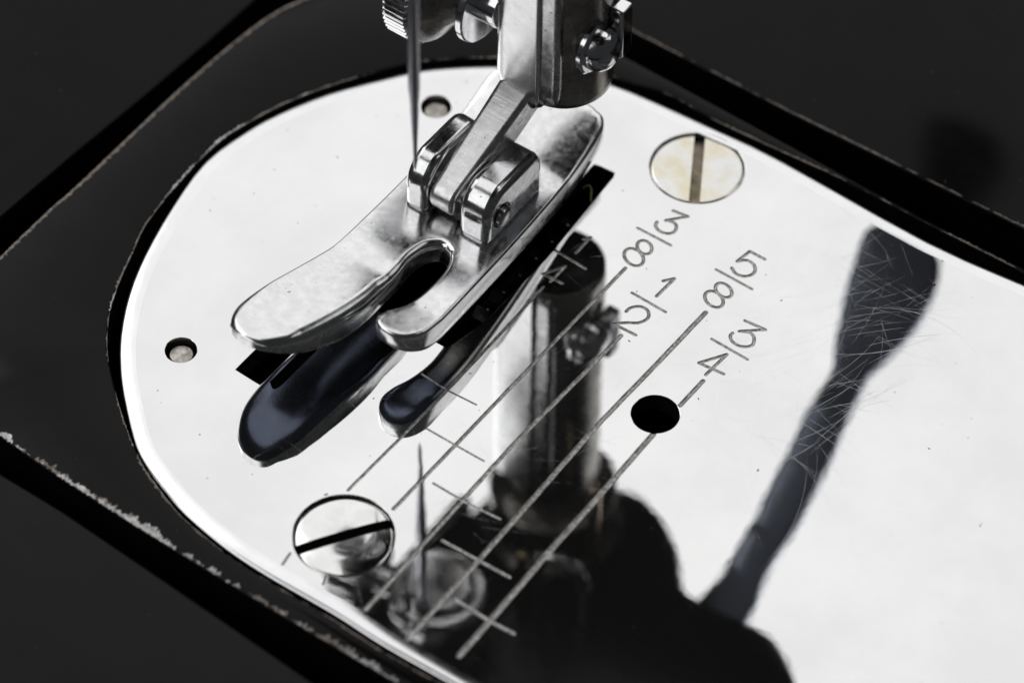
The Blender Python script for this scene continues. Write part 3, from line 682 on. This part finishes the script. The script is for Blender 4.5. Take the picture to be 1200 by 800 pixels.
mb = MB(); mb.box((4.67, cv+1.1, cz-1.5), (5.67, cv+2.4, cz+2.6)); mb.obj('square_nut', M['chrome'], bs, bevel=.2)

# ---------------------------------------------------------------- needle and needle bar
nd = thing('needle', 'slim steel sewing needle hanging left of the presser foot', 'needle', (1.2, 0, 13.6))
NU, NV, NZ = 1.2, .0, 13.3
mb = MB(); mb.lathe([(5.6, .26), (6.4, .30), (7.4, .36), (18, .37)], (NU, NV, NZ), (0, 0, 1), 28); mb.obj('shaft', M['needle'], nd)
mb = MB(); mb.lathe([(0, .0), (.15, .05), (.8, .13), (2.2, .15), (5.6, .28)], (NU, NV, NZ), (0, 0, 1), 20); mb.obj('point', M['needle'], nd)
nb = thing('needle_bar', 'polished needle bar whose clamp is mirrored at the bottom of the plate', 'needle bar', (NU, NV+1.6, 31))
mb = MB(); mb.lathe([(0, 2.2), (.5, 2.7), (80, 2.7)], (NU, NV+1.9, 31), (0, 0, 1), 48); mb.obj('bar', M['chrome'], nb)
mb = MB(); mb.lathe([(0, 3.2), (.3, 3.5), (4.2, 3.5), (4.6, 3.2), (4.6, 2.6)], (NU, NV+1.9, 31.5), (0, 0, 1), 48); mb.obj('clamp_collar', M['chrome'], nb)
mb = MB(); mb.lathe([(0, 1.2), (2.5, 1.2), (2.6, 2.4), (3, 2.7), (5.2, 2.7), (5.6, 2.4), (5.7, 1.2), (5.9, 0)], (NU-2.6, NV+1.9, 33.7), (-1, -.15, 0), 60, wob=lambda i, d: (.1 if i % 4 < 2 else -.1) if 3 <= d <= 5.3 else 0); mb.obj('clamp_screw', M['chrome'], nb)
mb = MB(); mb.tube(smooth_path([(NU+1.5, NV, 33), (NU+1.0, NV-1.8, 31.5), (NU-.6, NV-2.2, 30.6), (NU-1.4, NV-1.0, 30.4), (NU-.6, NV+.2, 30.6), (NU+.6, NV-.2, 31)], 5), .28, 10); mb.obj('thread_guide', M['chrome'], nb)

# ---------------------------------------------------------------- head and lifter lever (seen mirrored in the plate)
hp = ccw(resample([Vector(a) for a in smooth_path([(-3.4, 16.5), (3.5, 21.4), (7, 21.2), (9.8, 19.4), (12.6, 16.6), (16, 16.6), (20.5, 16.6), (24.5, 13), (24, 8), (14, 0), (3, -5.5), (-3.5, -4), (-5, 2), (-4.4, 10)], 4, True)], .6))
mb = MB()
mb.loops([[(p[0], p[1], z) for p in inset(hp, d)] for d, z in ((1.2, 38), (.4, 38.3), (0, 39.2), (0, 120))], True, False, True)
v_, t_ = fill(inset(hp, 1.2)); mb.add([(p[0], p[1], 38) for p in v_], t_)
sm = thing('sewing_machine', 'black sewing machine head, seen only as the dark mirrored mass low on the plate', 'sewing machine', (8, 8, 38))
mb.obj('head_casing', M['head'], sm, ang=50)
mb = MB(); mb.lathe([(0, 3.3), (0, 4.3), (.2, 4.6), (4, 4.6), (4.4, 5.2), (5.2, 5.2)], (1.52, 15.37, 33), (0, 0, 1), 48); mb.obj('presser_bar_bushing', M['bar'], sm)
mb = MB(); mb.lathe([(0, 0), (.1, .3), (.3, .5), (13, .5)], (7.2, 12.2, 26), (0, 0, 1), 20); mb.obj('added_streak_rod', M['brass'], sm)  # unseen rods added to put tan streaks into the dark mirrored head
mb = MB(); mb.lathe([(0, 0), (.1, .3), (.3, .45), (9, .45)], (4.3, 7.6, 31), (0, 0, 1), 20); mb.obj('added_streak_rod', M['brass'], sm)
mb = MB(); mb.tube(smooth_path([(8.5, 10, 38.5), (8.4, 9.6, 34), (7.6, 8.8, 31.2), (6.3, 8.2, 30.8), (5.4, 8.0, 32), (5.2, 8, 38.5)], 5), .55, 12); mb.obj('guard_wire', M['chrome'], sm)
mb = MB(); mb.box((-4.9, -3, 36.6), (-3.9, 13, 38.8)); mb.obj('face_plate_edge', M['chrome'], sm, bevel=.4)
lv = [Vector(a) for a in LEVER]
def lever_z(p):  # plane fit along v
    return 24+(48.3-p[1])*.62
lo = resample([Vector(a) for a in smooth_path(LEVER, 3, True)], .5)
c2 = ccw([Vector((a[0], a[1])) for a in lo]); zz = {}
def near_z(p): return min(((a[0]-p[0])**2+(a[1]-p[1])**2, a[2]) for a in lo)[1]
mb = MB()
L = []
for d, k in ((.5, 0), (.12, .15), (0, .5), (0, 1.3), (.2, 1.65), (.6, 1.8)):
    L.append([(p[0], p[1], near_z(p)+k) for p in inset(c2, d)])
mb.loops(L)
v_, t_ = fill(inset(c2, .5)); mb.add([(p[0], p[1], near_z(p)) for p in v_], t_)
v_, t_ = fill(inset(c2, .6)); mb.add([(p[0], p[1], near_z(p)+1.8) for p in v_], t_)
o = mb.obj('lifter_lever', M['lever'], None, ang=50); tag(o, 'grey presser lifter lever above the rear, mirrored as the paddle shape at right', 'lever')
